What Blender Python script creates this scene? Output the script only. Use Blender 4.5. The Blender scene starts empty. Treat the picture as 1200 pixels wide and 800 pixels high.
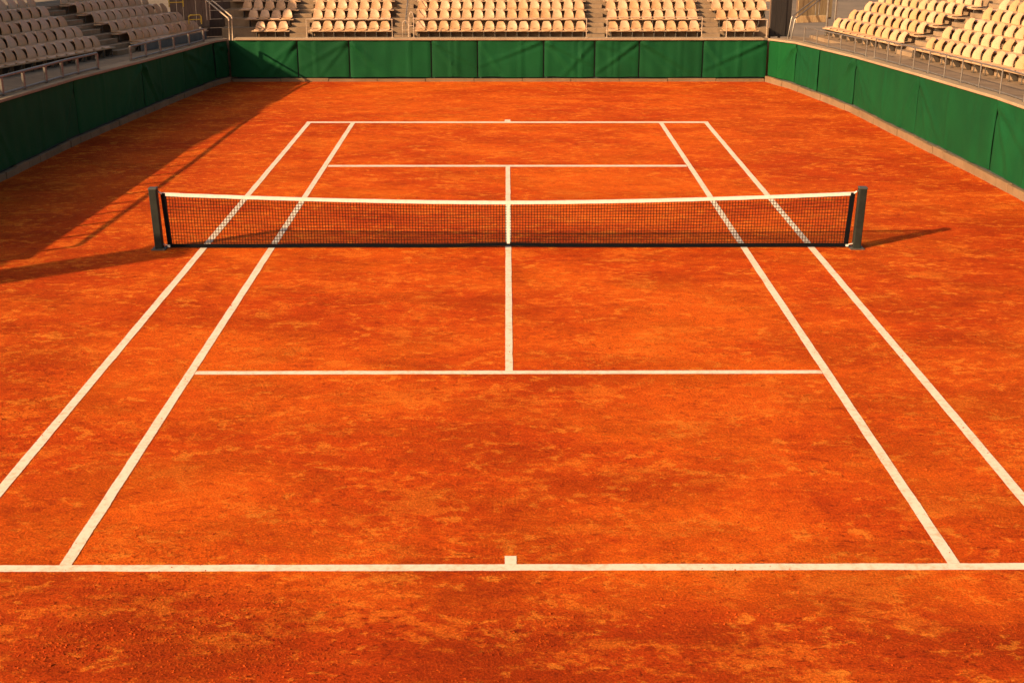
import bpy, math, random
from mathutils import Vector, noise
random.seed(7)
SC = bpy.context.scene
COL = SC.collection
R = math.radians

# ------------------------------------------------------------------ helpers
class MB:
    """collects faces, built as one mesh"""
    def __init__(s): s.v=[]; s.f=[]
    def box(s, c, h, ax=None):
        X,Y,Z = ax or (Vector((1,0,0)),Vector((0,1,0)),Vector((0,0,1)))
        c=Vector(c); b=len(s.v)
        for k in range(8):
            s.v.append(c + X*(h[0] if k&1 else -h[0]) + Y*(h[1] if k&2 else -h[1]) + Z*(h[2] if k&4 else -h[2]))
        for q in ((0,2,3,1),(4,5,7,6),(0,1,5,4),(2,6,7,3),(0,4,6,2),(1,3,7,5)): s.f.append([b+i for i in q])
        return s
    def bar(s, a, b, r, n=8, r2=None):
        a=Vector(a); b=Vector(b); d=(b-a).normalized()
        u=d.cross(Vector((0,0,1)))
        if u.length<1e-4: u=Vector((1,0,0))
        u.normalize(); w=d.cross(u); o=len(s.v); r2=r if r2 is None else r2
        for p,rr in ((a,r),(b,r2)):
            for k in range(n):
                t=2*math.pi*(k+.5)/n; s.v.append(p+u*(rr*math.cos(t))+w*(rr*math.sin(t)))
        for k in range(n): s.f.append([o+k,o+(k+1)%n,o+n+(k+1)%n,o+n+k])
        s.f.append([o+k for k in range(n)][::-1]); s.f.append([o+n+k for k in range(n)])
        return s
    def tube(s, pts, r, n=8):
        pts=[Vector(p) for p in pts]; o=len(s.v); m=len(pts)
        for i,p in enumerate(pts):
            d=(pts[min(i+1,m-1)]-pts[max(i-1,0)]).normalized()
            u=d.cross(Vector((.03,.02,1)))
            if u.length<1e-4: u=Vector((1,0,0))
            u.normalize(); w=d.cross(u)
            for k in range(n):
                t=2*math.pi*(k+.5)/n; s.v.append(p+u*(r*math.cos(t))+w*(r*math.sin(t)))
        for i in range(m-1):
            for k in range(n):
                s.f.append([o+i*n+k,o+i*n+(k+1)%n,o+(i+1)*n+(k+1)%n,o+(i+1)*n+k])
        s.f.append([o+k for k in range(n)][::-1]); s.f.append([o+(m-1)*n+k for k in range(n)])
        return s
    def grid(s, fn, nu, nv, close=None):
        """fn(u,v)->point, u,v in 0..1"""
        o=len(s.v)
        for j in range(nv+1):
            for i in range(nu+1): s.v.append(Vector(fn(i/nu,j/nv)))
        for j in range(nv):
            for i in range(nu):
                a=o+j*(nu+1)+i; s.f.append([a,a+1,a+nu+2,a+nu+1])
        return s
    def sheet(s, fn, nu, nv, off):
        """a closed thick sheet: fn(u,v) and fn(u,v)+off(u,v)"""
        o=len(s.v); s.grid(fn,nu,nv); n=(nu+1)*(nv+1)
        s.grid(lambda u,v: Vector(fn(u,v))+Vector(off(u,v)),nu,nv)
        for k in range(len(s.f)-nu*nv,len(s.f)): s.f[k]=s.f[k][::-1]
        ring=[i for i in range(nu)]+[nu+j*(nu+1) for j in range(nv)]+[nv*(nu+1)+nu-i for i in range(nu)]+[(nv-j)*(nu+1) for j in range(nv)]
        for a,b in zip(ring,ring[1:]+ring[:1]): s.f.append([o+b,o+a,o+n+a,o+n+b])
        return s
    def mesh(s, name, mat, smooth=False):
        me=bpy.data.meshes.new(name); me.from_pydata([tuple(p) for p in s.v],[],s.f); me.update()
        me.materials.append(mat)
        if smooth:
            me.polygons.foreach_set('use_smooth',[True]*len(me.polygons))
            try: me.set_sharp_from_angle(angle=R(40))
            except Exception: pass
        return me
    def build(s, name, mat, parent=None, smooth=False, bevel=0):
        o=bpy.data.objects.new(name,s.mesh(name,mat,smooth)); COL.objects.link(o)
        if parent:
            o.parent=parent
            o.matrix_parent_inverse.identity()
        if bevel:
            b=o.modifiers.new('bevel','BEVEL'); b.width=bevel; b.segments=2; b.limit_method='ANGLE'
        return o

def tag(o,label,cat,group=None):
    o['label']=label; o['category']=cat
    if group: o['group']=group
    return o
def thing(name,label,cat,loc=(0,0,0),rz=0,group=None):
    o=bpy.data.objects.new(name,None); COL.objects.link(o); o.empty_display_size=.2
    o.location=loc; o.rotation_euler=(0,0,rz)
    return tag(o,label,cat,group)
def struct(o,kind='structure'): o['kind']=kind; return o
ORD=['first','second','third','fourth','fifth','sixth','seventh','eighth','ninth','tenth','eleventh','twelfth','thirteenth','fourteenth','fifteenth','sixteenth']

# ------------------------------------------------------------------ materials
def new_mat(name):
    m=bpy.data.materials.new(name); m.use_nodes=True; nt=m.node_tree
    return m,nt,nt.nodes['Principled BSDF']
def N(nt,t,**kw):
    n=nt.nodes.new(t)
    for k,v in kw.items():
        if k in n.inputs: n.inputs[k].default_value=v
        else: setattr(n,k,v)
    return n
def L(nt,a,b): nt.links.new(a,b)
def noise_tex(nt,vec,scale,detail=4,rough=.55,dist=0):
    n=N(nt,'ShaderNodeTexNoise',Scale=scale,Detail=detail,Roughness=rough,Distortion=dist); L(nt,vec,n.inputs['Vector']); return n.outputs['Fac']
def mapping(nt,vec,scale=(1,1,1),loc=(0,0,0),rot=(0,0,0)):
    m=N(nt,'ShaderNodeMapping'); m.inputs['Scale'].default_value=scale; m.inputs['Location'].default_value=loc; m.inputs['Rotation'].default_value=rot
    L(nt,vec,m.inputs['Vector']); return m.outputs['Vector']
def ramp(nt,fac,p0,p1,v0=0.,v1=1.):
    n=N(nt,'ShaderNodeMapRange'); n.interpolation_type='SMOOTHSTEP'
    n.inputs['From Min'].default_value=p0; n.inputs['From Max'].default_value=p1; n.inputs['To Min'].default_value=v0; n.inputs['To Max'].default_value=v1
    L(nt,fac,n.inputs['Value']); return n.outputs['Result']
def mixc(nt,fac,a,b,mode='MIX'):
    n=N(nt,'ShaderNodeMix'); n.data_type='RGBA'; n.blend_type=mode
    for s,x in ((0,fac),(6,a),(7,b)):
        if hasattr(x,'is_output'): L(nt,x,n.inputs[s])
        else: n.inputs[s].default_value = x if s==0 else (x if len(x)==4 else tuple(x)+(1,))
    return n.outputs[2]
def math_n(nt,op,a,b=0.):
    n=N(nt,'ShaderNodeMath'); n.operation=op
    for i,x in enumerate((a,b)):
        if hasattr(x,'is_output'): L(nt,x,n.inputs[i])
        else: n.inputs[i].default_value=x
    return n.outputs[0]
def geo_pos(nt): return N(nt,'ShaderNodeNewGeometry').outputs['Position']
def obj_pos(nt): return N(nt,'ShaderNodeTexCoord').outputs['Object']
def bump(nt,bsdf,h,dist,strength=1.,prev=None):
    b=N(nt,'ShaderNodeBump'); b.inputs['Distance'].default_value=dist; b.inputs['Strength'].default_value=strength
    L(nt,h,b.inputs['Height'])
    if prev is not None: L(nt,prev,b.inputs['Normal'])
    L(nt,b.outputs['Normal'],bsdf.inputs['Normal']); return b.outputs['Normal']

def mat_clay():
    m,nt,bs=new_mat('clay'); P=geo_pos(nt)
    wide=mapping(nt,P,(.62,1.,1.),(3.1,-7.4,0))
    n1=noise_tex(nt,wide,.33,7,.62,.5)                 # big damp and dry areas
    n2=noise_tex(nt,mapping(nt,P,(.75,1.15,1),(11,4,0)),1.15,10,.70,.35)   # dusty patches
    n3=noise_tex(nt,mapping(nt,P,(.8,1.1,1),(-5,9,2)),6.5,8,.74,.3)
    n4=noise_tex(nt,P,42,4,.75)
    n5=noise_tex(nt,P,150,2,.6)
    n6=noise_tex(nt,mapping(nt,P,(.7,1.1,1),(21,-13,0)),2.6,9,.72,.5)
    streak=noise_tex(nt,mapping(nt,P,(.35,3.2,1),(2,1,0),(0,0,R(8))),2.2,6,.65,.3)
    sub=lambda x: math_n(nt,'SUBTRACT',x,.5)
    a=ramp(nt,math_n(nt,'ADD',n1,math_n(nt,'MULTIPLY',sub(n3),.25)),.38,.62)
    c=mixc(nt,a,(.56,.056,.0030),(.73,.105,.0050))
    # darker red clay behind the baseline and along the sides, with a ragged border
    sep=N(nt,'ShaderNodeSeparateXYZ'); L(nt,P,sep.inputs[0])
    wob=math_n(nt,'MULTIPLY',sub(n1),5.5)
    zy=ramp(nt,math_n(nt,'ADD',sep.outputs['Y'],wob),.9,-1.3)
    zx=ramp(nt,math_n(nt,'ADD',math_n(nt,'ABSOLUTE',sep.outputs['X']),wob),4.6,7.6)
    zz=math_n(nt,'MAXIMUM',zy,math_n(nt,'MULTIPLY',zx,.55))
    c=mixc(nt,math_n(nt,'MULTIPLY',zz,.75),c,(.42,.038,.003))
    d=ramp(nt,math_n(nt,'ADD',n2,math_n(nt,'MULTIPLY',sub(n3),.80)),.505,.635)
    c=mixc(nt,math_n(nt,'MULTIPLY',d,.60),c,(.80,.165,.013))
    d2=ramp(nt,math_n(nt,'ADD',n6,math_n(nt,'MULTIPLY',sub(n3),.80)),.565,.665)
    c=mixc(nt,math_n(nt,'MULTIPLY',d2,.68),c,(.84,.215,.020))
    k=ramp(nt,math_n(nt,'ADD',n2,math_n(nt,'MULTIPLY',sub(n3),.9)),.44,.31)
    c=mixc(nt,math_n(nt,'MULTIPLY',k,.42),c,(.36,.030,.003))
    k2=ramp(nt,math_n(nt,'ADD',n6,math_n(nt,'MULTIPLY',sub(n3),1.0)),.36,.24)
    c=mixc(nt,math_n(nt,'MULTIPLY',k2,.45),c,(.26,.022,.003))
    s=ramp(nt,streak,.52,.72)
    c=mixc(nt,math_n(nt,'MULTIPLY',s,.30),c,(.76,.140,.010))
    fine=ramp(nt,math_n(nt,'ADD',n4,math_n(nt,'MULTIPLY',sub(n3),.6)),.60,.72)
    c=mixc(nt,math_n(nt,'MULTIPLY',fine,.40),c,(.84,.20,.02))
    # small dark scabs of damp clay where the surface is broken up
    n7=noise_tex(nt,mapping(nt,P,(.7,1.25,1),(31,17,0),(0,0,R(14))),15,6,.72,.6)
    gate=ramp(nt,math_n(nt,'ADD',noise_tex(nt,mapping(nt,P,(.8,1.1,1),(-9,23,0)),.75,6,.65,.4),math_n(nt,'MULTIPLY',zz,.10)),.44,.60)
    scab=math_n(nt,'MULTIPLY',ramp(nt,n7,.575,.66),gate)
    c=mixc(nt,math_n(nt,'MULTIPLY',scab,.62),c,(.20,.016,.003))
    g=ramp(nt,n4,.30,.70,.62,1.22); g2=ramp(nt,n5,.3,.7,.80,1.16)
    gg=math_n(nt,'MULTIPLY',g,g2)
    gc=N(nt,'ShaderNodeCombineColor')
    for i in range(3): L(nt,gg,gc.inputs[i])
    c=mixc(nt,1.,c,gc.outputs[0],'MULTIPLY')
    L(nt,c,bs.inputs['Base Color']); bs.inputs['Roughness'].default_value=.95; bs.inputs['Specular IOR Level'].default_value=.06
    # crumbly relief: coarser where damp
    rough_zone=ramp(nt,noise_tex(nt,mapping(nt,P,(.8,1.2,1),(7,-3,0)),.8,5,.6,.3),.42,.66,.3,1.5)
    h1=math_n(nt,'MULTIPLY',noise_tex(nt,P,22,7,.75,.2),rough_zone)
    nrm=bump(nt,bs,math_n(nt,'SUBTRACT',h1,math_n(nt,'MULTIPLY',scab,.35)),.045,.9)
    nrm=bump(nt,bs,noise_tex(nt,P,4.5,4,.55),.05,.35,nrm)
    nrm=bump(nt,bs,noise_tex(nt,P,70,4,.8),.012,.8,nrm); bump(nt,bs,n4,.018,.7,nrm)
    return m
def mat_crumb():
    m,nt,bs=new_mat('clay_crumb'); P=geo_pos(nt)
    n=noise_tex(nt,P,9,3,.6)
    c=mixc(nt,ramp(nt,n,.35,.65),(.24,.022,.003),(.54,.070,.005))
    L(nt,c,bs.inputs['Base Color']); bs.inputs['Roughness'].default_value=.95; bs.inputs['Specular IOR Level'].default_value=.1
    return m
def mat_line():
    m,nt,bs=new_mat('line_tape'); P=geo_pos(nt)
    n=noise_tex(nt,P,14,7,.72); n2=noise_tex(nt,P,2.2,5,.6); n3=noise_tex(nt,P,70,3,.7)
    f=ramp(nt,math_n(nt,'ADD',n,math_n(nt,'MULTIPLY',n2,.35)),.60,.90,0,.60)
    c=mixc(nt,n2,(.76,.60,.44),(.68,.52,.37))
    c=mixc(nt,f,c,(.60,.24,.09))
    c=mixc(nt,ramp(nt,n3,.62,.74,0,.45),c,(.45,.2,.08))
    L(nt,c,bs.inputs['Base Color']); bs.inputs['Roughness'].default_value=.8
    bump(nt,bs,n,.004,.5)
    return m
def mat_simple(name,col,rough=.6,var=.25,scale=6,metal=0.,spec=.4,col2=None,bmp=0.,rand=0.):
    m,nt,bs=new_mat(name); P=obj_pos(nt) if rand else geo_pos(nt)
    n=noise_tex(nt,P,scale,6,.65,.2)
    dark=col2 or tuple(x*(1-var) for x in col)
    c=mixc(nt,ramp(nt,n,.32,.68),col,dark)
    if rand:
        oi=N(nt,'ShaderNodeObjectInfo')
        hsv=N(nt,'ShaderNodeHueSaturation'); L(nt,c,hsv.inputs['Color'])
        L(nt,ramp(nt,oi.outputs['Random'],0,1,1-rand,1+rand*.6),hsv.inputs['Value'])
        L(nt,ramp(nt,oi.outputs['Random'],1,0,.95,1.07),hsv.inputs['Saturation'])
        c=hsv.outputs['Color']
    L(nt,c,bs.inputs['Base Color']); bs.inputs['Roughness'].default_value=rough; bs.inputs['Metallic'].default_value=metal
    bs.inputs['Specular IOR Level'].default_value=spec
    if bmp: bump(nt,bs,n,bmp,.6)
    return m
def mat_concrete(name,col,col2):
    m,nt,bs=new_mat(name); P=geo_pos(nt)
    n=noise_tex(nt,P,1.6,8,.65,.3); n2=noise_tex(nt,mapping(nt,P,(3,3,.6)),2.5,5,.6); n3=noise_tex(nt,P,40,3,.7)
    c=mixc(nt,ramp(nt,n,.3,.7),col,col2)
    c=mixc(nt,ramp(nt,n2,.55,.75,0,.45),c,tuple(x*.55 for x in col2))
    c=mixc(nt,ramp(nt,n3,.35,.75,0,.3),c,tuple(x*.6 for x in col))
    L(nt,c,bs.inputs['Base Color']); bs.inputs['Roughness'].default_value=.9; bs.inputs['Specular IOR Level'].default_value=.2
    bump(nt,bs,n3,.006,.5)
    return m
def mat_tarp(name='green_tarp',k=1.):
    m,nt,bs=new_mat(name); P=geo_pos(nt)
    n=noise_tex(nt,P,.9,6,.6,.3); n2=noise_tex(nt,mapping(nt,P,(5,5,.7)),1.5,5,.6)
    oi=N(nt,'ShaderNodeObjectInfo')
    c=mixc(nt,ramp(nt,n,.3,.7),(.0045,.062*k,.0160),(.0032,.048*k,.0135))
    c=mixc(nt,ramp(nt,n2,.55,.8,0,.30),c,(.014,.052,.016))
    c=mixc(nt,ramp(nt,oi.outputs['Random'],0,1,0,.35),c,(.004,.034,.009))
    # clay dust low on the cloth
    L(nt,c,bs.inputs['Base Color']); bs.inputs['Roughness'].default_value=.7; bs.inputs['Specular IOR Level'].default_value=.12
    bump(nt,bs,noise_tex(nt,P,160,2,.5),.002,.3)
    return m
def mat_wood(name,a,b):
    m,nt,bs=new_mat(name); P=geo_pos(nt)
    n=noise_tex(nt,mapping(nt,P,(9,9,1.2)),2.,6,.6,.4); n2=noise_tex(nt,P,1.3,3,.5)
    c=mixc(nt,ramp(nt,n,.3,.7),a,b); c=mixc(nt,ramp(nt,n2,.4,.7,0,.4),c,tuple(x*.6 for x in b))
    L(nt,c,bs.inputs['Base Color']); bs.inputs['Roughness'].default_value=.75
    bump(nt,bs,n,.004,.5)
    return m
M=dict(
 clay=mat_clay(), crumb=mat_crumb(), line=mat_line(), tarp=mat_tarp(), brighttarp=mat_tarp('bright_green_tarp',1.35),  # last: same cloth with a stronger green, for the far right corner
 earth=mat_simple('dry_earth',(.20,.13,.08),.95,.35,.5,bmp=.02),
 conc=mat_concrete('warm_concrete',(.29,.18,.10),(.20,.12,.066)),
 cope=mat_concrete('coping_stone',(.36,.235,.135),(.28,.18,.10)),
 kerb=mat_concrete('kerb_stone',(.24,.135,.068),(.17,.095,.045)),
 wall=mat_concrete('wall_concrete',(.07,.07,.06),(.05,.05,.045)),
 seat=mat_simple('cream_plastic',(.56,.30,.150),.45,.14,5,spec=.4,rand=.08),
 steel=mat_simple('galvanised_steel',(.24,.19,.15),.42,.3,8,metal=.5),
 darksteel=mat_simple('dark_steel',(.10,.075,.055),.55,.3,8,metal=.2),
 pale=mat_simple('pale_painted_steel',(.50,.34,.22),.4,.2,8),
 yellow=mat_simple('yellow_paint',(.70,.42,.04),.45,.2,8),
 plank=mat_wood('bench_timber',(.46,.27,.14),(.36,.20,.10)),
 boards=mat_wood('screen_timber',(.46,.29,.13),(.33,.19,.08)),
 browns=mat_wood('brown_timber',(.20,.11,.065),(.13,.07,.04)),
 dark=mat_wood('gap_shade_timber',(.045,.032,.024),(.03,.02,.015)),  # near-black, for the painted shade beside the back stand
 grey=mat_simple('grey_board',(.12,.115,.10),.7,.3,3),
 post=mat_simple('net_post_paint',(.022,.023,.017),.6,.35,7,spec=.15),
 postcap=mat_simple('net_post_cap',(.06,.06,.05),.5,.3,9),
 cord=mat_simple('net_cord',(.030,.014,.009),.9,.2,8,spec=.05),
 black=mat_simple('black_band',(.006,.006,.007),.9,.3,12,spec=.06),
 white=mat_simple('white_canvas',(.70,.61,.51),.8,.15,14,bmp=.003),
)

# ------------------------------------------------------------------ ground
b=MB(); b.v=[Vector(p) for p in ((-350,-350,-.03),(350,-350,-.03),(350,350,-.03),(-350,350,-.03))]; b.f=[[0,1,2,3]]
struct(b.build('ground',M['earth']))
b=MB(); b.grid(lambda u,v:(-13.2+26.4*u,-24+57.2*v,0*u),60,130)
struct(b.build('clay_court',M['clay'],smooth=True))

def line_mesh(a,bb,w,name,z=.0045,seed=0):
    """a laid tape with slightly uneven dusty edges"""
    a=Vector((a[0],a[1],0)); bb=Vector((bb[0],bb[1],0)); d=bb-a; ln=d.length; d.normalize(); n=Vector((-d.y,d.x,0))
    k=max(8,int(ln/.05)); m=MB()
    for i in range(k+1):
        p=a+d*(ln*i/k)
        for sgn in (-1,1):
            e=noise.noise((i*.11,sgn*5+seed,seed*3.1))*.006+noise.noise((i*.9,sgn*9+seed,2.))*.004
            q=p+n*(sgn*(w/2)+e)
            m.v.append(Vector((q.x,q.y,z)))
    for i in range(k): m.f.append([2*i,2*i+2,2*i+3,2*i+1][::-1])
    o=m.build(name,M['line']); struct(o); return o
# surveyed lines of the court
LX,RX=-5.45,5.45
line_mesh((-5.465,.055),(5.438,.055),.120,'near_baseline',seed=1)
line_mesh((-4.20,.116),(-4.275,24.52),.116,'left_singles_sideline',seed=2)
line_mesh((4.20,.116),(4.24,24.48),.116,'right_singles_sideline',seed=3)
line_mesh((-5.405,.116),(-5.50,24.52),.12,'left_doubles_sideline',seed=4)
line_mesh((5.378,.116),(5.49,24.48),.12,'right_doubles_sideline',seed=5)
line_mesh((-4.15,5.20),(4.142,5.20),.125,'near_service_line',seed=6)
line_mesh((-4.18,18.68),(4.16,18.66),.20,'far_service_line',seed=7)
line_mesh((-5.57,24.64),(5.56,24.60),.23,'far_baseline',seed=8)
line_mesh((0,5.264),(0,18.57),.10,'centre_service_line',seed=9)
line_mesh((.004,.116),(.004,.275),.112,'near_centre_mark',seed=10)
line_mesh((0,24.74),(0,25.05),.16,'far_centre_mark',seed=11)

# loose crumbs of clay, clustered as the surface is
m=MB(); rnd=random.Random(3); cnt=0
while cnt<70000:
    y=-2.6+11.5*rnd.random()**1.5; x=rnd.uniform(-7.5,7.5)
    q=noise.fractal((x*.55+3,y*.9-2,0.3),1.0,2.0,4)
    if rnd.random()>max(.02,min(1,.16+q*2.8+(.25 if y<-.2 and x<-1 else 0))): continue
    if (any(abs(y-l)<.1 for l in (.055,5.2)) or any(abs(abs(x)-l)<.1 for l in (4.21,5.38))) and rnd.random()<.9: continue
    s=.0022+.0078*rnd.random()**4.0
    if rnd.random()<.004: s*=2.
    c=Vector((x,y,.004+s*.25)); o=len(m.v); a=rnd.random()*6.28
    for k in range(4):
        t=a+k*1.5708; rr=s*rnd.uniform(.45,1.5); m.v.append(c+Vector((rr*math.cos(t),rr*math.sin(t),-s*.3*rnd.random())))
    m.v.append(c+Vector((rnd.uniform(-.6,.6)*s,rnd.uniform(-.6,.6)*s,s*rnd.uniform(.25,.95))))
    for k in range(4): m.f.append([o+k,o+(k+1)%4,o+4])
    cnt+=1
for q in range(420):                                   # bigger dark clods, mostly in drifts behind the baseline
    if q%3: cx,cy,sp=rnd.choice(((-4.3,-.9,.55),(-3.4,-1.2,.5),(-2.6,-.8,.5),(-3.9,-1.35,.4),(1.9,-.7,.5),(2.6,.9,.6),(-4.9,3.2,.6),(4.8,2.4,.7))); x=rnd.gauss(cx,sp); y=rnd.gauss(cy,sp*.35)
    else: x=rnd.uniform(-6,6); y=rnd.uniform(-1.9,7)
    if abs(y-.055)<.12 or abs(y-5.2)<.12: continue
    s=rnd.uniform(.006,.013)
    c=Vector((x,y,.004)); o=len(m.v); a=rnd.random()*6.28
    for k in range(5):
        t=a+k*1.2566; rr=s*rnd.uniform(.6,1.5); m.v.append(c+Vector((rr*math.cos(t),rr*math.sin(t)*.8,-.003)))
    m.v.append(c+Vector((rnd.uniform(-.5,.5)*s,rnd.uniform(-.5,.5)*s,s*rnd.uniform(.5,1.))))
    for k in range(5): m.f.append([o+k,o+(k+1)%5,o+5])
o=m.build('clay_crumbs',M['crumb']); struct(o,'stuff')

# ------------------------------------------------------------------ perimeter walls
LEFT=[(-11.52,8.6,1.68),(-11.14,16.93,1.66),(-10.84,21.8,1.55),(-10.33,26.2,1.44),(-9.94,29.45,1.38),(-9.55,31.95,1.37),(-9.27,32.67,1.36)]
BACK=[(-9.27,32.67,1.36),(8.66,32.62,1.36)]
RIGHT=[(8.66,32.62,1.36),(9.17,30.85,1.44),(9.90,26.4,1.53),(10.22,21.6,1.67),(10.52,17.1,1.78),(10.68,13.0,1.82),(10.75,8.0,1.84)]
def outward(pts,sgn):
    ns=[]
    for i in range(len(pts)-1):
        d=Vector((pts[i+1][0]-pts[i][0],pts[i+1][1]-pts[i][1])).normalized(); ns.append(Vector((-d.y,d.x)))
    r=[]
    for i in range(len(pts)):
        a=ns[max(i-1,0)]; c=ns[min(i,len(ns)-1)]; q=(a+c).normalized(); r.append(q/max(.4,q.dot(a)))
    return r
def ribbon(pts,o0,o1,z0,z1,m=None):
    """solid along a polyline; z0/z1 functions of wall top"""
    m=m or MB(); ns=outward(pts,1); b=len(m.v)
    for (x,y,z),n in zip(pts,ns):
        for o,zz in ((o0,z0(z)),(o1,z0(z)),(o1,z1(z)),(o0,z1(z))): m.v.append(Vector((x+n.x*o,y+n.y*o,zz)))
    k=len(pts)
    for i in range(k-1):
        for j in range(4): m.f.append([b+4*i+j,b+4*i+(j+1)%4,b+4*i+4+(j+1)%4,b+4*i+4+j])
    m.f.append([b+3,b+2,b+1,b]); m.f.append([b+4*k-4+j for j in range(4)]); return m
def at_arc(pts,t):
    """point on the polyline at arc length t"""
    for a,c in zip(pts,pts[1:]):
        l=math.hypot(c[0]-a[0],c[1]-a[1])
        if t<=l or c is pts[-1]:
            f=t/l; return tuple(a[i]+(c[i]-a[i])*f for i in range(3)), Vector((-(c[1]-a[1])/l,(c[0]-a[0])/l)), Vector(((c[0]-a[0])/l,(c[1]-a[1])/l))
        t-=l
def arc_len(pts): return sum(math.hypot(c[0]-a[0],c[1]-a[1]) for a,c in zip(pts,pts[1:]))
def arc_of(pts,axis,val):
    t=0
    for a,c in zip(pts,pts[1:]):
        l=math.hypot(c[0]-a[0],c[1]-a[1]); lo,hi=sorted((a[axis],c[axis]))
        if lo-1e-6<=val<=hi+1e-6: return t+l*abs((val-a[axis])/(c[axis]-a[axis]))
        t+=l
    return t
# polylines run so that the left-hand normal points away from the court
WALLS=dict(left=LEFT, back=BACK, right=RIGHT)
DESC=dict(left='low concrete wall under the shaded left stand, hung with green tarps',
          back='low concrete wall under the back stand facing the camera, hung with green tarps',
          right='low concrete wall under the sunlit right stand, hung with green tarps')
KH=dict(left=.16,back=.10,right=.18)
for k,pts in WALLS.items():
    # shorten the butt joints a little so that walls never overlap
    t=thing('perimeter_wall',DESC[k],'wall',(0,0,0))
    p2=list(pts)
    if k=='back':
        p2=[(pts[0][0]+.16,pts[0][1],pts[0][2]),(pts[1][0]-.10,pts[1][1],pts[1][2])]
    ribbon(p2,.17,.40,lambda z:-.05,lambda z:z-.004).build('wall_body',M['wall'],t)
    ribbon(p2,.02,.44,lambda z:z,lambda z:z+.065).build('coping',M['cope'],t,bevel=.012)
# kerb of separate stone blocks
m=MB()
rk=random.Random(5)
for k,pts in WALLS.items():
    tot=arc_len(pts); step=dict(left=.62,back=1.6,right=.60)[k]; n=int(tot/step)
    for i in range(n):
        a0=tot*i/n+.008; a1=tot*(i+1)/n-.008
        seg=[]
        for q in (a0,(a0+a1)/2,a1):
            p,_,_=at_arc(pts,q); seg.append((p[0],p[1],0))
        h=KH[k]+rk.uniform(-.012,.012); o=rk.uniform(-.012,.012)
        ribbon(seg,o,.115,lambda z:-.03,lambda z,h=h:h,m)
kb=m.build('kerb',M['kerb'],bevel=.01); struct(kb)

# green windscreen cloths
def tarp(pts,a0,a1,zlow,label,seed,mat='tarp'):
    ln=a1-a0; nu=max(14,int(ln/.07)); nv=18; rs=random.Random(seed)
    ridge=[rs.uniform(.2,.8) for _ in range(rs.choice((1,1,2)))]
    cre=[(rs.choice((0.,1.)),rs.uniform(.35,1.4),rs.uniform(.030,.068),rs.uniform(.045,.10)) for _ in range(rs.choice((2,3,3)))]
    def fn(u,v):
        p,n,d=at_arc(pts,a0+ln*u)
        off=.085
        off-=.014*math.sin(math.pi*u)*math.sin(math.pi*v)*(.6+noise.noise((seed,u*2,v*2)))
        off+=.018*noise.noise((u*ln*1.1,v*1.7,seed*1.37))
        off+=.020*noise.noise((u*ln*3.4,v*1.1,seed*2.1))*(1.2-v*.5)
        for r in ridge: off-=.028*math.exp(-((u-r)*ln/.05)**2)
        for side,sl,am,w in cre:                       # creases running from an upper corner
            uu=(u if side<.5 else 1-u)*ln; vv=(1-v)*1.2
            dist=(vv-uu*sl)/math.sqrt(1+sl*sl); rr=math.hypot(uu,vv)
            off-=am*math.exp(-(dist/w)**2)*min(1,rr/.25)*math.exp(-rr/1.5)
            off+=.6*am*math.exp(-((dist-.12)/w)**2)*min(1,rr/.25)*math.exp(-rr/1.5)
        edge=min(u,1-u)*ln
        if edge<.06: off+=.02*(1-edge/.06)
        zt=p[2]-.012-.012*math.sin(math.pi*u); zb=zlow+.018*noise.noise((u*3,seed,0))+.02*math.sin(math.pi*u*2+seed)*.4
        off=min(off,.15)
        return Vector((p[0]+n.x*off,p[1]+n.y*off,zb+(zt-zb)*v))
    def offn(u,v):
        p,n,d=at_arc(pts,a0+ln*u); return Vector((n.x*.006,n.y*.006,0))
    o=MB().sheet(fn,nu,nv,offn).build('windscreen_cloth',M[mat],smooth=True)
    tag(o,label,'windscreen','green windscreen cloths on the court walls')
seams=dict(
 left=[arc_of(LEFT,1,y) for y in (8.62,12.6,17.0,21.8,26.2,29.45,31.95)]+[arc_len(LEFT)-.02],
 back=[arc_of(BACK,0,x) for x in (-9.27,-7.03,-5.3,-2.55,-1.0,1.22,2.93,4.42,6.55,8.66)],
 right=[0.]+[arc_of(RIGHT,1,y) for y in (30.85,29.0,26.4,21.6,17.1,13.0,8.1)])
seams['back'][0]-=.05; seams['back'][-1]+=.06; seams['right'][0]-=.04; seams['left'][-1]+=.05
for k in ('left','back','right'):
    s=seams[k]
    for i in range(len(s)-1):
        if k=='back': lab='green windscreen cloth on the back wall, %s from the left'%ORD[i]
        elif k=='left':
            j=len(s)-2-i
            lab=('narrow green windscreen cloth across the far left corner' if j==0 else 'shaded green windscreen cloth on the left wall, %s from the far corner'%ORD[j])
        else:
            lab=('bright green windscreen cloth angled across the far right corner' if i==0 else 'sunlit green windscreen cloth on the right wall, %s from the far corner'%ORD[i])
        tarp(WALLS[k],s[i]+.022,s[i+1]-.022,KH[k]+.045,lab,i+dict(left=1,back=21,right=41)[k],'brighttarp' if k=='right' and i==0 else 'tarp')

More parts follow.
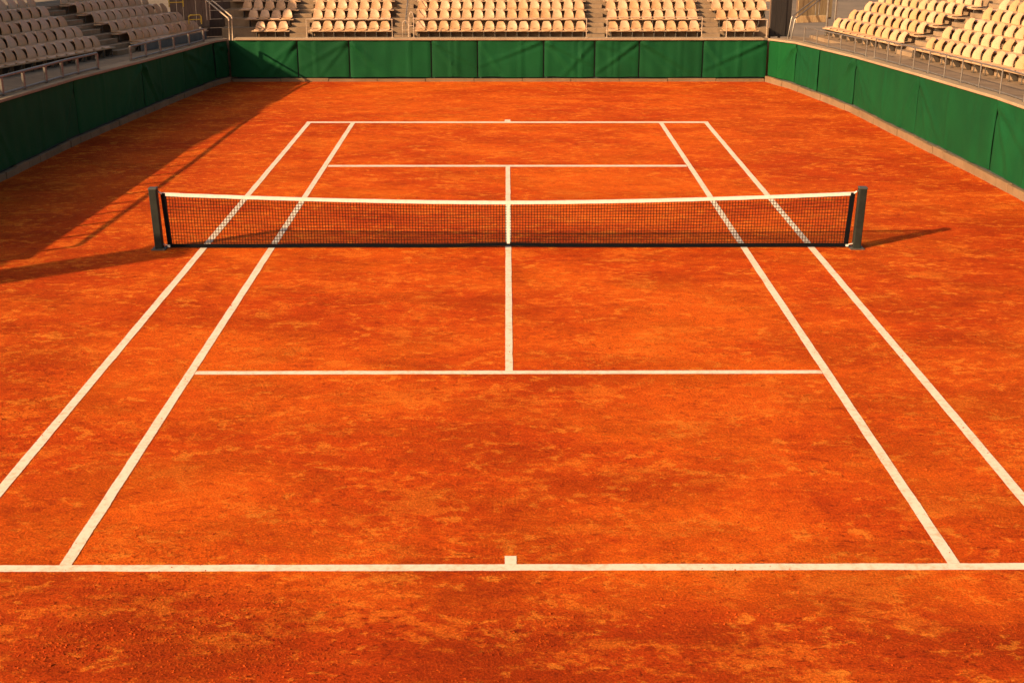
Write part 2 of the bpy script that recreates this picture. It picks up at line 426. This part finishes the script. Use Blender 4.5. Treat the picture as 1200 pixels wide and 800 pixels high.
# ------------------------------------------------------------------ grandstands
class Stand:
    """row line: front edge of the seat pans of row r is base + d*s + n*db*r, height z0+tilt*s+dz(r)"""
    def __init__(s,base,d,n,z0,tilt,dz,db): s.base=Vector(base); s.d=Vector(d); s.n=Vector(n); s.z0=z0; s.tilt=tilt; s.dz=dz; s.db=db
    def pt(s,r,a,nn=0.,h=0.):
        q=s.base+s.d*a+s.n*(s.db*r+nn); return Vector((q.x,q.y,s.z0+s.tilt*a+s.dz[r]+h))
def mk(sgn,X0,ang,z0,tilt,dh,db):
    return Stand((X0,27.),(-sgn*math.sin(ang),math.cos(ang)),(sgn*math.cos(ang),math.sin(ang)),z0,tilt,[dh*i for i in range(9)],db)
SL=mk(-1,-11.769,.226,1.75,-.02,.268,.55)
SR=mk(1,11.595,.148,1.80,-.01,.257,.55)
SB=Stand((0,33.6),(1,0),(0,1),1.615,0.,[0,.332,.598,.857,1.115,1.375],.55)
LEG=.30
def terrace(st,s0,s1,rows,front,parent,mat):
    """stepped solid: riser of row r stands just behind the legs of row r"""
    prof=[(front,-LEG,0)]
    for r in range(rows):
        n1=st.db*r+.31
        prof.append((n1,st.dz[r]-LEG)); 
        if r<rows-1: prof.append((n1,st.dz[r+1]-LEG))
    prof[-1]=(prof[-1][0]+.9,prof[-1][1])
    m=MB(); k=len(prof); ns=6
    for i in range(ns+1):
        a=s0+(s1-s0)*i/ns
        for j,pq in enumerate(prof):
            q=st.base+st.d*a+st.n*pq[0]; m.v.append(Vector((q.x,q.y,st.z0+st.tilt*a+pq[1])))
        for nn in (prof[-1][0],prof[0][0]):
            q=st.base+st.d*a+st.n*nn; m.v.append(Vector((q.x,q.y,-.1)))
    w=k+2
    for i in range(ns):
        for j in range(w): m.f.append([i*w+j,i*w+(j+1)%w,(i+1)*w+(j+1)%w,(i+1)*w+j])
    m.f.append([j for j in range(w)][::-1]); m.f.append([ns*w+j for j in range(w)])
    return m.build('terrace',mat,parent,bevel=.01)
def aisle_steps(st,s0,s1,rows,parent,mat):
    """a half step in front of every riser of the aisle"""
    c=(s0+s1)/2; hw=(s1-s0)/2
    for r in range(rows-1):
        rise=st.dz[r+1]-st.dz[r]; m=MB()
        p=st.pt(r,c,.31-.138,-LEG+rise*.25+.001)
        m.box(p,(hw,.135,rise*.25),(Vector((st.d.x,st.d.y,st.tilt)).normalized(),Vector((st.n.x,st.n.y,0)),Vector((0,0,1))))
        m.build('step',mat,parent,bevel=.008)
def walkway(st,wall,a0,a1,s_of,parent,mat):
    """floor slab between the wall and the first row"""
    m=MB(); k=24
    for i in range(k+1):
        a=a0+(a1-a0)*i/k; p,n,_=at_arc(wall,a); x,y=p[0]+n.x*.41,p[1]+n.y*.41
        s=(Vector((x,y))-st.base).dot(st.d); q=st.pt(0,s,-.30,-LEG-.002)
        m.v += [Vector((x,y,p[2]+.03)),q,Vector((q.x,q.y,-.1)),Vector((x,y,-.1))]
    for i in range(k):
        for j in range(4): m.f.append([4*i+j,4*i+(j+1)%4,4*i+4+(j+1)%4,4*i+4+j])
    m.f.append([3,2,1,0]); m.f.append([4*k+j for j in range(4)])
    return m.build('walkway',mat,parent)

tl=thing('grandstand','shaded concrete grandstand stepping up behind the left wall','grandstand')
terrace(SL,-12.0,7.0,6,-.30,tl,M['conc']); aisle_steps(SL,.95,2.0,6,tl,M['conc'])
walkway(SL,LEFT,.05,arc_len(LEFT)-.9,None,tl,M['conc'])
tr=thing('grandstand','sunlit concrete grandstand stepping up behind the right wall','grandstand')
terrace(SR,-16.0,6.75,8,-.30,tr,M['conc']); aisle_steps(SR,-.28,.72,8,tr,M['conc'])
walkway(SR,RIGHT,2.1,arc_len(RIGHT)-.05,None,tr,M['conc'])
tb=thing('grandstand','concrete grandstand stepping up behind the back wall, facing the camera','grandstand')
terrace(SB,-9.75,8.95,6,-.50,tb,M['conc'])
for x0,x1 in ((-7.40,-6.78),(-3.85,-3.28),(2.72,3.32),(6.62,7.25)): aisle_steps(SB,x0,x1,6,tb,M['conc'])

# ---- seats
def seat_meshes(w,h,d,key):
    hw=w/2
    def pan(u,v):        # u across, v front to back, front of the seat faces local -Y
        x=(u*2-1); y=d*v
        z=.012*x*x-.022*math.sin(math.pi*min(1,v*1.05))*(1-x*x*.6)
        if v<.14: z-=.030*(1-v/.14)**2
        k=1-.10*max(0,(.22-v)/.22)**2*abs(x)**1.5-.03*v
        y2=y+.035*abs(x)**3*max(0,(.3-v)/.3)
        return Vector((x*hw*k,y2,z))
    pm=MB().sheet(pan,10,10,lambda u,v:(0,0,-.018)).mesh('seat_pan',M['seat'],True)
    def back(u,v):
        x=(u*2-1); t=v
        k=1-.15*t-.12*t**3
        z=-.004+h*t*(1-.14*abs(x)**5*t**1.5)
        y=d-.02+.10*t*t*.8+.03*t-.035*(x*x)*(.35+.65*math.sin(math.pi*min(1,t*.8)))+.0
        return Vector((x*hw*k*(1-.05*abs(x)**4*t),y,z))
    bm=MB().sheet(back,12,10,lambda u,v:(0,.020,0)).mesh('backrest',M['seat'],True)
    return pm,bm
SEATM=dict(back=seat_meshes(.345,.255,.33,'b'),left=seat_meshes(.395,.31,.37,'l'),right=seat_meshes(.415,.32,.37,'r'))
def seat(p,rz,kind,label,group):
    t=thing('stadium_seat',label,'seat',p,rz+random.uniform(-.04,.04),group)
    pm,bm=SEATM[kind]
    for nm,me in (('seat_pan',pm),('backrest',bm)):
        o=bpy.data.objects.new(nm,me); COL.objects.link(o); o.parent=t
        if nm=='backrest': o.rotation_euler=(random.uniform(-.05,.03),0,0)
    return t
def bench(st,r,s0,s1,label,legs,group):
    """timber plank under a row, on steel legs"""
    ax=(Vector((st.d.x,st.d.y,st.tilt)).normalized(),Vector((st.n.x,st.n.y,0)),Vector((0,0,1)))
    base=st.pt(r,(s0+s1)/2,0,-LEG); t=thing('seat_bench',label,'bench',base,0,group)
    inv=lambda p: p-base
    c=st.pt(r,(s0+s1)/2,.13,-.052)
    MB().box(inv(c),((s1-s0)/2,.115,.018),ax).build('plank',M['plank'],t,bevel=.005)
    for i in range(legs):
        s=s0+.16+(s1-s0-.32)*i/max(1,legs-1)
        m=MB(); o=len(m.v)
        for sg in (-1,1):
            for nn,hh in ((.03,-.071),(.27,-.071),(.27,-LEG+.002),(.19,-LEG+.002)):
                m.v.append(inv(st.pt(r,s+sg*.013,nn,hh)))
        m.f += [[o,o+1,o+2,o+3],[o+7,o+6,o+5,o+4]]+[[o+k,o+4+k,o+4+(k+1)%4,o+(k+1)%4] for k in range(4)]
        g=st.pt(r,s,.055,-LEG+.002); m.bar(inv(st.pt(r,s,.055,-.071)),inv(g),.014,6); m.box(inv(g+Vector((0,0,.006))),(.04,.04,.005),ax)
        m.build('leg',M['darksteel'],t)
ROW=['front','second','third','fourth','fifth','sixth']
# back stand: five blocks, three rows of single seats (the fourth row only shows as a sliver)
XS=lambda px:(px-596.4)/34.95
backrows={  # block: row -> list of centre positions
 'leftmost':[[XS(329)-.393*i for i in (2,1,0)],[XS(331.5)-.393*i for i in (3,2,1,0)],[XS(335)-.393*i for i in (4,3,2,1,0)]],
 'second':[[XS(368)+.393*i for i in range(7)]]*3,
 'widest':[[XS(493)+.390*i for i in range(15)]]*3,
 'fourth':[[XS(722.7)+.397*i for i in range(8)]]*3,
 'rightmost':[[XS(859.5)+.393*i for i in range(3)],[XS(854.5)+.393*i for i in range(4)],[XS(851)+.393*i for i in range(5)]]}
far=MB()
for blk,rows in backrows.items():
    for r in range(3):
        xs=rows[r]
        for i,x in enumerate(xs):
            seat(SB.pt(r,x),0,'back','cream seat, %s from the left in %s row, %s block above back wall'%(ORD[i],ROW[r],blk),'cream plastic seats in the stands')
        bench(SB,r,xs[0]-.25,xs[-1]+.25,'timber bench plank under %s row of seats in the %s back block'%(ROW[r],blk),max(3,len(xs)//(1 if r==0 else 2)+1),'bench planks under the seats')
    xs=list(rows[2])
    if blk=='leftmost': xs=[xs[0]-.393]+xs
    if blk=='rightmost': xs=xs+[xs[-1]+.393]
    pm,bm=SEATM['back']
    for x in xs:
        p=SB.pt(3,x)
        for me in (pm,bm):
            o=len(far.v); far.v+=[p+v.co for v in me.vertices]; far.f+=[[o+q for q in f.vertices] for f in me.polygons]
    m=MB(); m.box(((xs[0]+xs[-1])/2,SB.pt(3,0).y+.13,SB.pt(3,0).z-.052),((xs[-1]-xs[0])/2+.25,.115,.018))
    tag(m.build('seat_bench',M['plank']),'timber bench plank under fourth row of seats in the %s back block'%blk,'bench','bench planks under the seats')
o=far.build('far_seats',M['seat'],smooth=True); struct(o,'stuff'); tag(o,'cream seats of the fourth row at the very top of the back stand','seats')

def side_block(st,kind,rz,r,s_first,step,count,side,where,from_word):
    """count seats from s_first on, step signed"""
    for i in range(count):
        lab='cream seat, %s from the %s in %s row, %s block of %s stand'%(ORD[i],from_word,ROW[r],where,side)
        seat(st.pt(r,s_first+step*i),rz,kind,lab,'cream plastic seats in the stands')
    a=s_first-step*.95; c=s_first+step*(count-1)+step*.6
    s0,s1=min(a,c),max(a,c)
    bench(st,r,s0,s1,'timber bench plank under the %s row of the %s block, %s stand'%(ROW[r],where,side),count if r==0 else max(3,count//2),'bench planks under the seats')
# seat local -Y must look along -n
def face(st): return math.atan2(-st.n.y,-st.n.x)+math.pi/2
fl,fr=face(SL),face(SR)
for r,(sf,c) in enumerate(((.38,13),(.38,11),(.52,10),(.50,8),(.72,6))):
    side_block(SL,'left',fl,r,sf,-.478,c,'left','near','aisle')
for r,(sf,c,st) in enumerate(((2.50,11,.43),(2.42,11,.437),(2.42,11,.437),(2.44,10,.455),(2.46,9,.46))):
    side_block(SL,'left',fl,r,sf,st,c,'left','far','aisle')
for r,(sf,c,st) in enumerate(((-.68,12,.548),(-.55,10,.56),(-.74,8,.555),(-.68,7,.535),(-.52,5,.53))):
    side_block(SR,'right',fr,r,sf,-st,c,'right','near','aisle')
for r,(sf,c,st) in enumerate(((1.14,10,.553),(1.07,10,.566),(1.04,10,.578),(.98,10,.60))):
    side_block(SR,'right',fr,r,sf,st,c,'right','far','aisle')
for i in range(4):
    seat(SR.pt(4,.92+.56*i),fr,'right','cream seat, %s from the aisle in fifth row, far block of right stand'%ORD[i],'cream plastic seats in the stands')
bench(SR,4,.4,3.4,'timber bench plank under the fifth row of the far block, right stand',3,'bench planks under the seats')

# ---- guard rails on the walls
def guard(label,pts,h,name='guard_rail',mat=None,r=.018,mid=None,low=True,cat='railing',pr=None):
    mat=mat or M['steel']; base=Vector(pts[0]); t=thing(name,label,cat,base,0,'steel guard rails along the stands')
    P=[Vector(p)-base for p in pts]
    for p in P:
        m=MB().bar(p,p+Vector((0,0,h)),pr or r,8); m.box(p+Vector((0,0,.006)),(.045,.045,.006)); m.build('post',mat,t)
    up=Vector((0,0,h)); MB().tube([p+up for p in P],r,8).build('top_bar',mat,t,smooth=True)
    if mid: MB().tube([p+Vector((0,0,mid)) for p in P],r*.8,8).build('middle_bar',mat,t,smooth=True)
    if low: MB().tube([p+Vector((0,0,.045)) for p in P],r*.9,8).build('bottom_bar',mat,t,smooth=True)
    return t
def on_wall(wall,axis,vals,off=.27):
    r=[]
    for v in vals:
        p,n,_=at_arc(wall,arc_of(wall,axis,v)); r.append((p[0]+n.x*off,p[1]+n.y*off,p[2]+.065))
    return r
guard('low steel guard rail on the left wall before the near seat block',on_wall(LEFT,1,[8.9,9.8,10.7,11.6,12.5,13.4,14.3,15.25,16.2,17.3,18.2,19.35,20.6,21.6,22.5,23.7]),.42,mat=M['steel'],r=.033,pr=.040)
guard('low steel guard rail on the right wall before the near seat block',on_wall(RIGHT,1,[25.4,24.4,23.45,22.5,21.5,20.5,19.5,18.5,17.4,16.2,15,13.8,12.6,11.4,10.2,9]),.55)
guard('low steel guard rail on the right wall before the far seat block',on_wall(RIGHT,1,[30.7,29.7,28.8,27.9,26.9,26.1]),.46)
# dark boarded front of the far left block
k=10; sv=[2.25+(6.75-2.25)*i/k for i in range(k+1)]
pp=[SL.pt(0,a,-.03,-LEG) for a in sv]
b0=pp[0]; t=thing('parapet_screen','dark grey boarded parapet along the front of the far left seat block','parapet',b0)
m=MB()
for a,c in zip(pp,pp[1:]):
    a,c=a-b0,c-b0; d=(c-a); n=Vector((-d.y,d.x,0)).normalized()
    m.box((a+c)/2+Vector((0,0,.115)),(d.length/2-.003,.012,.112),(d.normalized(),n,Vector((0,0,1))))
m.build('board',M['grey'],t)
MB().tube([p-b0+Vector((0,0,.238)) for p in pp],.015,8).build('top_bar',M['steel'],t,smooth=True)
guard('low steel guard rail on the left wall before the far seat block',on_wall(LEFT,1,[25.9,27.0,28.1,29.2,30.4,31.6]),.40,mat=M['steel'],r=.030,pr=.036)

# rails before the back blocks
def back_rail(xs,label,h,mid=None):
    guard(label,[(x,32.93,1.425) for x in xs],h,r=.014,mid=mid,low=False,mat=M['pale'])
back_rail([XS(362),XS(462)],'thin pale rail before the second seat block of the back stand',.60)
back_rail([XS(487),XS(689)],'thin pale rail before the widest seat block of the back stand',.62)
back_rail([XS(713),XS(824)],'thin rail before the fourth seat block of the back stand',.66)
back_rail([XS(853),XS(900)],'thin rail before the rightmost seat block of the back stand',.58)
# small gate of pale tubes by the aisle
def hoop(x0,x1,y,z,h,label,mat,name='barrier_hoop',r=.014,rz=0):
    t=thing(name,label,'barrier',(x0,y,z),rz); w=x1-x0
    MB().tube([(0,0,0),(0,0,h*.8),(.03,0,h*.95),(.08,0,h),(w-.08,0,h),(w-.03,0,h*.95),(w,0,h*.8),(w,0,0)],r,8).build('hoop',mat,t,smooth=True)
    MB().bar((0.01,0,h*.5),(w-.01,0,h*.5),r*.8,8).build('cross_bar',mat,t); return t
hoop(XS(481.5),XS(487),33.02,1.34,.92,'pale tubular hoop barrier beside the aisle left of the widest block',M['pale'])
hoop(XS(473.5),XS(480.5),33.10,1.34,.62,'low pale tubular hoop barrier standing in the aisle left of the widest block',M['pale'])
# stair handrails in the aisles of the back stand
def aisle_rail(x,label,mat):
    base=Vector((x,33.4,1.32)); t=thing('stair_handrail',label,'handrail',base)
    A=[Vector((x,33.45+.55*i,1.32+(.30*i))) for i in range(4)]
    for p in A: MB().bar(p-base,p-base+Vector((0,0,.62)),.013,8).build('post',mat,t)
    MB().tube([A[0]-base+Vector((0,-.12,.52)),A[0]-base+Vector((0,0,.62))]+[p-base+Vector((0,0,.62)) for p in A[1:]],.015,8).build('rail',mat,t,smooth=True)
aisle_rail(XS(476.5),'steel stair handrail in the aisle left of the widest back block',M['steel'])

# ------------------------------------------------------------------ far corners
def corner(sgn,side,lit):
    # platform, steps, double handrail
    wallpt=(-9.27,32.67) if sgn<0 else (8.66,32.62)
    c=thing('corner_landing','flat concrete landing in the corner between the back stand and the %s stand'%side,'landing',(sgn*9.3,33.1,0))
    base=Vector((sgn*9.3,33.1,0)); d=Vector((sgn*.62,.785,0)).normalized(); n=Vector((-d.y,d.x,0))
    # landing at the corner, behind the wall
    m=MB()
    if sgn<0: poly=[(-9.95,31.75),(-9.46,33.05),(-8.9,33.12),(-9.6,34.2),(-10.9,33.2),(-10.55,31.6)]
    else: poly=[(9.55,31.05),(9.9,31.0),(11.0,32.9),(9.9,34.2),(8.98,33.15),(9.08,32.72)]
    k=len(poly)
    for z in (1.33,-.1):
        for x,y in poly: m.v.append(Vector((x,y,z))-base)
    m.f.append(list(range(k)) if sgn>0 else list(range(k))[::-1]); m.f.append([k+i for i in range(k)][::-1])
    for i in range(k): m.f.append([i,(i+1)%k,k+(i+1)%k,k+i])
    m.build('floor_slab',M['conc'],c)
corner(-1,'left',False); corner(1,'right',True)
def handrail(p0,p1,top,slope_end,label,mat,offs):
    """two parallel tubes: post, bend, rising tube"""
    base=Vector(p0); t=thing('stair_handrail',label,'handrail',base)
    for o in offs:
        o=Vector(o); a=Vector((0,0,0))+o; b_=Vector(top)-base+o; e=Vector(slope_end)-base+o
        dirn=(e-b_); e2=e+dirn*.9
        mid=b_+dirn*.06; low=b_-Vector((0,0,.06))
        MB().tube([a,low,b_+dirn*.015,mid,e2],.024,8).build('rail',mat,t,smooth=True)
        q=b_+dirn*1.1; MB().bar(q,Vector((q.x,q.y,1.9-base.z)),.02,8).build('post',mat,t)
    return t
handrail((-9.22,33.0,1.33),None,(-9.19,33.0,2.10),(-10.07,34.0,2.58),'pale double stair handrail rising from the far left corner',M['pale'],[(0,0,0),(-.07,-.18,-.05)])
handrail((9.42,33.0,1.33),None,(9.51,33.0,2.09),(10.46,34.0,2.57),'steel double stair handrail rising from the far right corner',M['steel'],[(0,0,0),(.07,-.18,-.05)])

def screen(x0,y0,x1,y1,z0,z1,label,mat,vertical,nb):
    base=Vector((x0,y0,z0)); d=Vector((x1-x0,y1-y0,0)); ln=d.length; d.normalize(); n=Vector((-d.y,d.x,0)); U=Vector((0,0,1))
    t=thing('timber_screen',label,'screen',base)
    m=MB(); rs=random.Random(int(abs(x0)*100))
    for i in range(nb):
        if vertical:
            w=ln/nb; m.box(d*(w*(i+.5))+n*rs.uniform(-.01,.01)+U*((z1-z0)/2),(w/2-.006,.014,(z1-z0)/2-rs.uniform(0,.03)),(d,n,U))
        else:
            w=(z1-z0)/nb; m.box(d*(ln/2)+n*rs.uniform(-.008,.008)+U*(w*(i+.5)),(ln/2,.014,w/2-.006),(d,n,U))
    m.build('boards',mat,t)
    for f in (.02,.5,.98): MB().box(d*(ln*f)+n*.05+U*((z1-z0)/2),(.035,.03,(z1-z0)/2+.05),(d,n,U)).build('post',M['browns'],t)
    return t
screen(9.98,34.3,11.3,34.9,1.9,3.7,'sunlit tan timber screen of upright boards behind the far right corner landing',M['boards'],True,7)
screen(9.05,34.2,9.8,34.45,1.3,3.4,'dark boarded panel painting the shade in the gap right of the back stand',M['dark'],True,4)  # near-black boards stand in for the shade of the open gap
m=MB(); m.box((10.33,33.62,1.96),(.58,.03,.115),(Vector((.97,.24,0)).normalized(),Vector((-.24,.97,0)).normalized(),Vector((0,0,1))))
tag(m.build('timber_beam',M['boards'],bevel=.01),'tan timber beam lying below the upright boards by the far right corner','beam')
screen(-11.6,34.5,-10.35,34.75,1.6,3.8,'dark brown timber screen of upright boards behind the far left corner',M['browns'],True,6)
screen(-10.75,35.25,-9.3,35.9,.0,4.2,'brown timber screen of level boards closing the gap left of the back stand',M['browns'],False,14)
for x,y,lab in ((10.78,33.35,'left of two tall steel poles at the far end of the right stand'),(11.05,33.35,'right of two tall steel poles at the far end of the right stand')):
    t=MB().bar((x,y,1.3),(x,y,4.4),.035,10).build('steel_pole',M['steel'],smooth=True); tag(t,lab,'pole','tall poles by the far right corner')
# yellow tubular barriers at the far end of the left stand
hoop(-10.62,-10.20,32.95,1.85,.30,'yellow tubular barrier by the front row end of the left stand',M['yellow'],r=.022,rz=.5)
hoop(-11.32,-10.85,33.3,2.38,.30,'yellow tubular barrier by the third row end of the left stand',M['yellow'],r=.022,rz=.5)

# ------------------------------------------------------------------ tennis net
NY=11.43; NE=6.08
def ztop(x): return .855+.155*(abs(x)/NE)**1.7
def zbot(x): return .050+.020*math.exp(-(x/.7)**2)+.012*noise.noise((x*.5,3,1))
def ynet(x,f): return NY+.03*math.sin(f*math.pi)*noise.noise((x*.35,f,4))+.02*(1-f)
net=thing('tennis_net','black tennis net with white top band stretched across the clay court','net',(0,NY,0))
def net_pt(x,f):
    z=zbot(x)+(ztop(x)-zbot(x))*f
    return Vector((x,ynet(x,f)-NY,z))
m=MB(); cell=.0515; nx=int(2*NE/cell); nz=16
for i in range(nx+1):
    x=-NE+2*NE*i/nx; m.tube([net_pt(x+.004*noise.noise((i*.7,f*3,0)),f) for f in (0,.17,.34,.5,.67,.84,1)],.0053,4)
for j in range(1,nz):
    m.tube([net_pt(-NE+2*NE*i/120,j/nz+.004*noise.noise((i*.3,j*2,5))) for i in range(121)],.0053,4)
m.build('mesh',M['cord'],net)
def band(fn,th,nu,nv,name,mat):
    MB().sheet(fn,nu,nv,lambda u,v:(0,th,0)).build(name,mat,net,smooth=True)
band(lambda u,v: net_pt(-NE-.02+(2*NE+.04)*u,1)+Vector((0,-.013,.008-.060*(1-v)+.004*noise.noise((u*40,v,0)))),.024,120,4,'top_band',M['white'])
band(lambda u,v: net_pt(-NE+2*NE*u,0)+Vector((0,-.012,-.030+.062*v)),.020,120,3,'bottom_band',M['black'])
for s in (-1,1):
    band(lambda u,v,s=s: net_pt(s*(NE+.012*(1-v)),v)+Vector((-.040+.080*u-s*.055*(1-v)*1.0,-.018,0)),.030,4,16,'side_band',M['black'])
band(lambda u,v: net_pt(-.026+.052*u,.02+.94*v)+Vector((0,-.017,0)),.006,2,14,'centre_strap',M['white'])
PX=6.215; PY=11.40; PH=1.09
for s in (-1,1):
    m=MB(); m.bar((s*(NE+.01),-.0,ztop(NE)-.02),(s*(PX-.075),PY-NY,PH-.055),.016,8); m.build('headline_cord',M['white'],net)
    m=MB(); m.tube([(s*(NE-.05),-.02,zbot(NE)),(s*(NE+.02),-.03,zbot(NE)+.03),(s*(NE+.10),PY-NY,.09),(s*(PX-.07),PY-NY,.10)],.009,6); m.box((s*(NE-.03),-.03,zbot(NE)+.005),(.022,.01,.018)); m.build('tie',M['white'],net)
def net_post(x,label,lean):
    t=thing('net_post',label,'net post',(x,PY,0),0,'net posts'); t.rotation_euler=(0,lean,0)
    MB().box((0,0,PH/2),(.068,.068,PH/2)).build('post_body',M['post'],t,bevel=.012)
    MB().box((0,0,PH+.012),(.072,.072,.014)).build('cap',M['postcap'],t,bevel=.006)
    m=MB(); m.box((0,0,.010),(.125,.115,.012))
    for a in (-1,1):
        for c in (-1,1): m.bar((a*.095,c*.088,.02),(a*.095,c*.088,.036),.011,6)
    m.build('base_plate',M['darksteel'],t,bevel=.003)
    s=-1 if x>0 else 1
    m=MB(); m.bar((s*.066,0,PH-.05),(s*.10,0,PH-.05),.014,8); m.bar((s*.068,.0,.10),(s*.09,0,.10),.010,8); m.build('hook',M['steel'],t)
net_post(-PX,'dark square steel net post at the left end of the net',-.02)
net_post(PX,'dark square steel net post at the right end of the net',.02)

# wall added outside the frame, shaped from its shade edge: its shade lies over the stand and the side of the court
ELEV,AZ=R(24.0),R(34)            # sun behind the left stand, a little behind the camera
SB_H=5.9; SH=Vector((math.cos(AZ),math.sin(AZ)))/math.tan(ELEV)
edge=[(-6.7,36.),(-6.85,32.5),(-7.2,25.9),(-7.77,21.9),(-8.14,18.7),(-8.34,17.),(-8.45,14.6),(-8.55,11.75),(-8.6,10.3)]
line=[(x-SH.x*SB_H,y-SH.y*SB_H,SB_H) for x,y in edge]
q0=line[0]; line=[(q0[0]+.3,q0[1]+4.,SB_H)]+line
t=thing('shade_wall','unseen concrete wall added behind the left stand to shade it and the court side','wall',(0,0,0))
ribbon(line[::-1],0,.2,lambda z:-.1,lambda z:z).build('wall_body',M['conc'],t)
t=thing('shade_pier','slim unseen concrete pier added at the near end of the shading wall to cast a dark band','pier',(-18.98,2.55,0))  # added out of view to cast the band of shade towards the net post
MB().box((0,0,3.45),(.30,.34,3.45)).build('shaft',M['conc'],t,bevel=.02)
MB().box((0,0,6.94),(.36,.40,.04)).build('cap',M['cope'],t,bevel=.012)
t=thing('shade_tower','tall unseen concrete tower added behind the left stand to shade the far left corner','tower',(-18.9,29.3,0))  # added out of view; its shade falls on the leftmost back seats
MB().box((0,0,4.1),(.45,2.1,4.1)).build('shaft',M['conc'],t,bevel=.02)
MB().box((0,0,8.24),(.52,2.17,.04)).build('cap',M['cope'],t,bevel=.012)

# ------------------------------------------------------------------ light, sky, camera
d=Vector((math.cos(AZ)*math.cos(ELEV),math.sin(AZ)*math.cos(ELEV),-math.sin(ELEV)))   # travel of the light
sun=bpy.data.lights.new('sun','SUN'); sun.energy=5.; sun.angle=R(.5); sun.color=(1.,.74,.44)
so=bpy.data.objects.new('sun',sun); COL.objects.link(so); so.rotation_euler=d.to_track_quat('-Z','Y').to_euler(); so.location=(-30,-10,20)
w=bpy.data.worlds.new('World'); SC.world=w; w.use_nodes=True; nt=w.node_tree
bg=nt.nodes['Background']; sky=nt.nodes.new('ShaderNodeTexSky'); sky.sky_type='NISHITA'; sky.sun_disc=False
sky.sun_elevation=ELEV; sky.sun_rotation=math.atan2(-d.x,-d.y); sky.dust_density=5.; sky.air_density=1.2
nt.links.new(sky.outputs[0],bg.inputs[0]); bg.inputs[1].default_value=.085
cam=bpy.data.cameras.new('camera'); co=bpy.data.objects.new('camera',cam); COL.objects.link(co)
cam.sensor_width=36; cam.lens=36*1483.7/1200; cam.clip_end=2000; cam.clip_start=.1
co.location=(-.028,-10.467,5.976)
pit,yaw=R(19.471),R(.245)
F=Vector((math.sin(yaw)*math.cos(pit),math.cos(yaw)*math.cos(pit),-math.sin(pit)))
co.rotation_euler=F.to_track_quat('-Z','Y').to_euler()
SC.camera=co
SC.view_settings.view_transform='Standard'; SC.view_settings.look='None'; SC.view_settings.gamma=1; SC.view_settings.exposure=.82
SC.cycles.max_bounces=6; SC.cycles.use_denoising=True
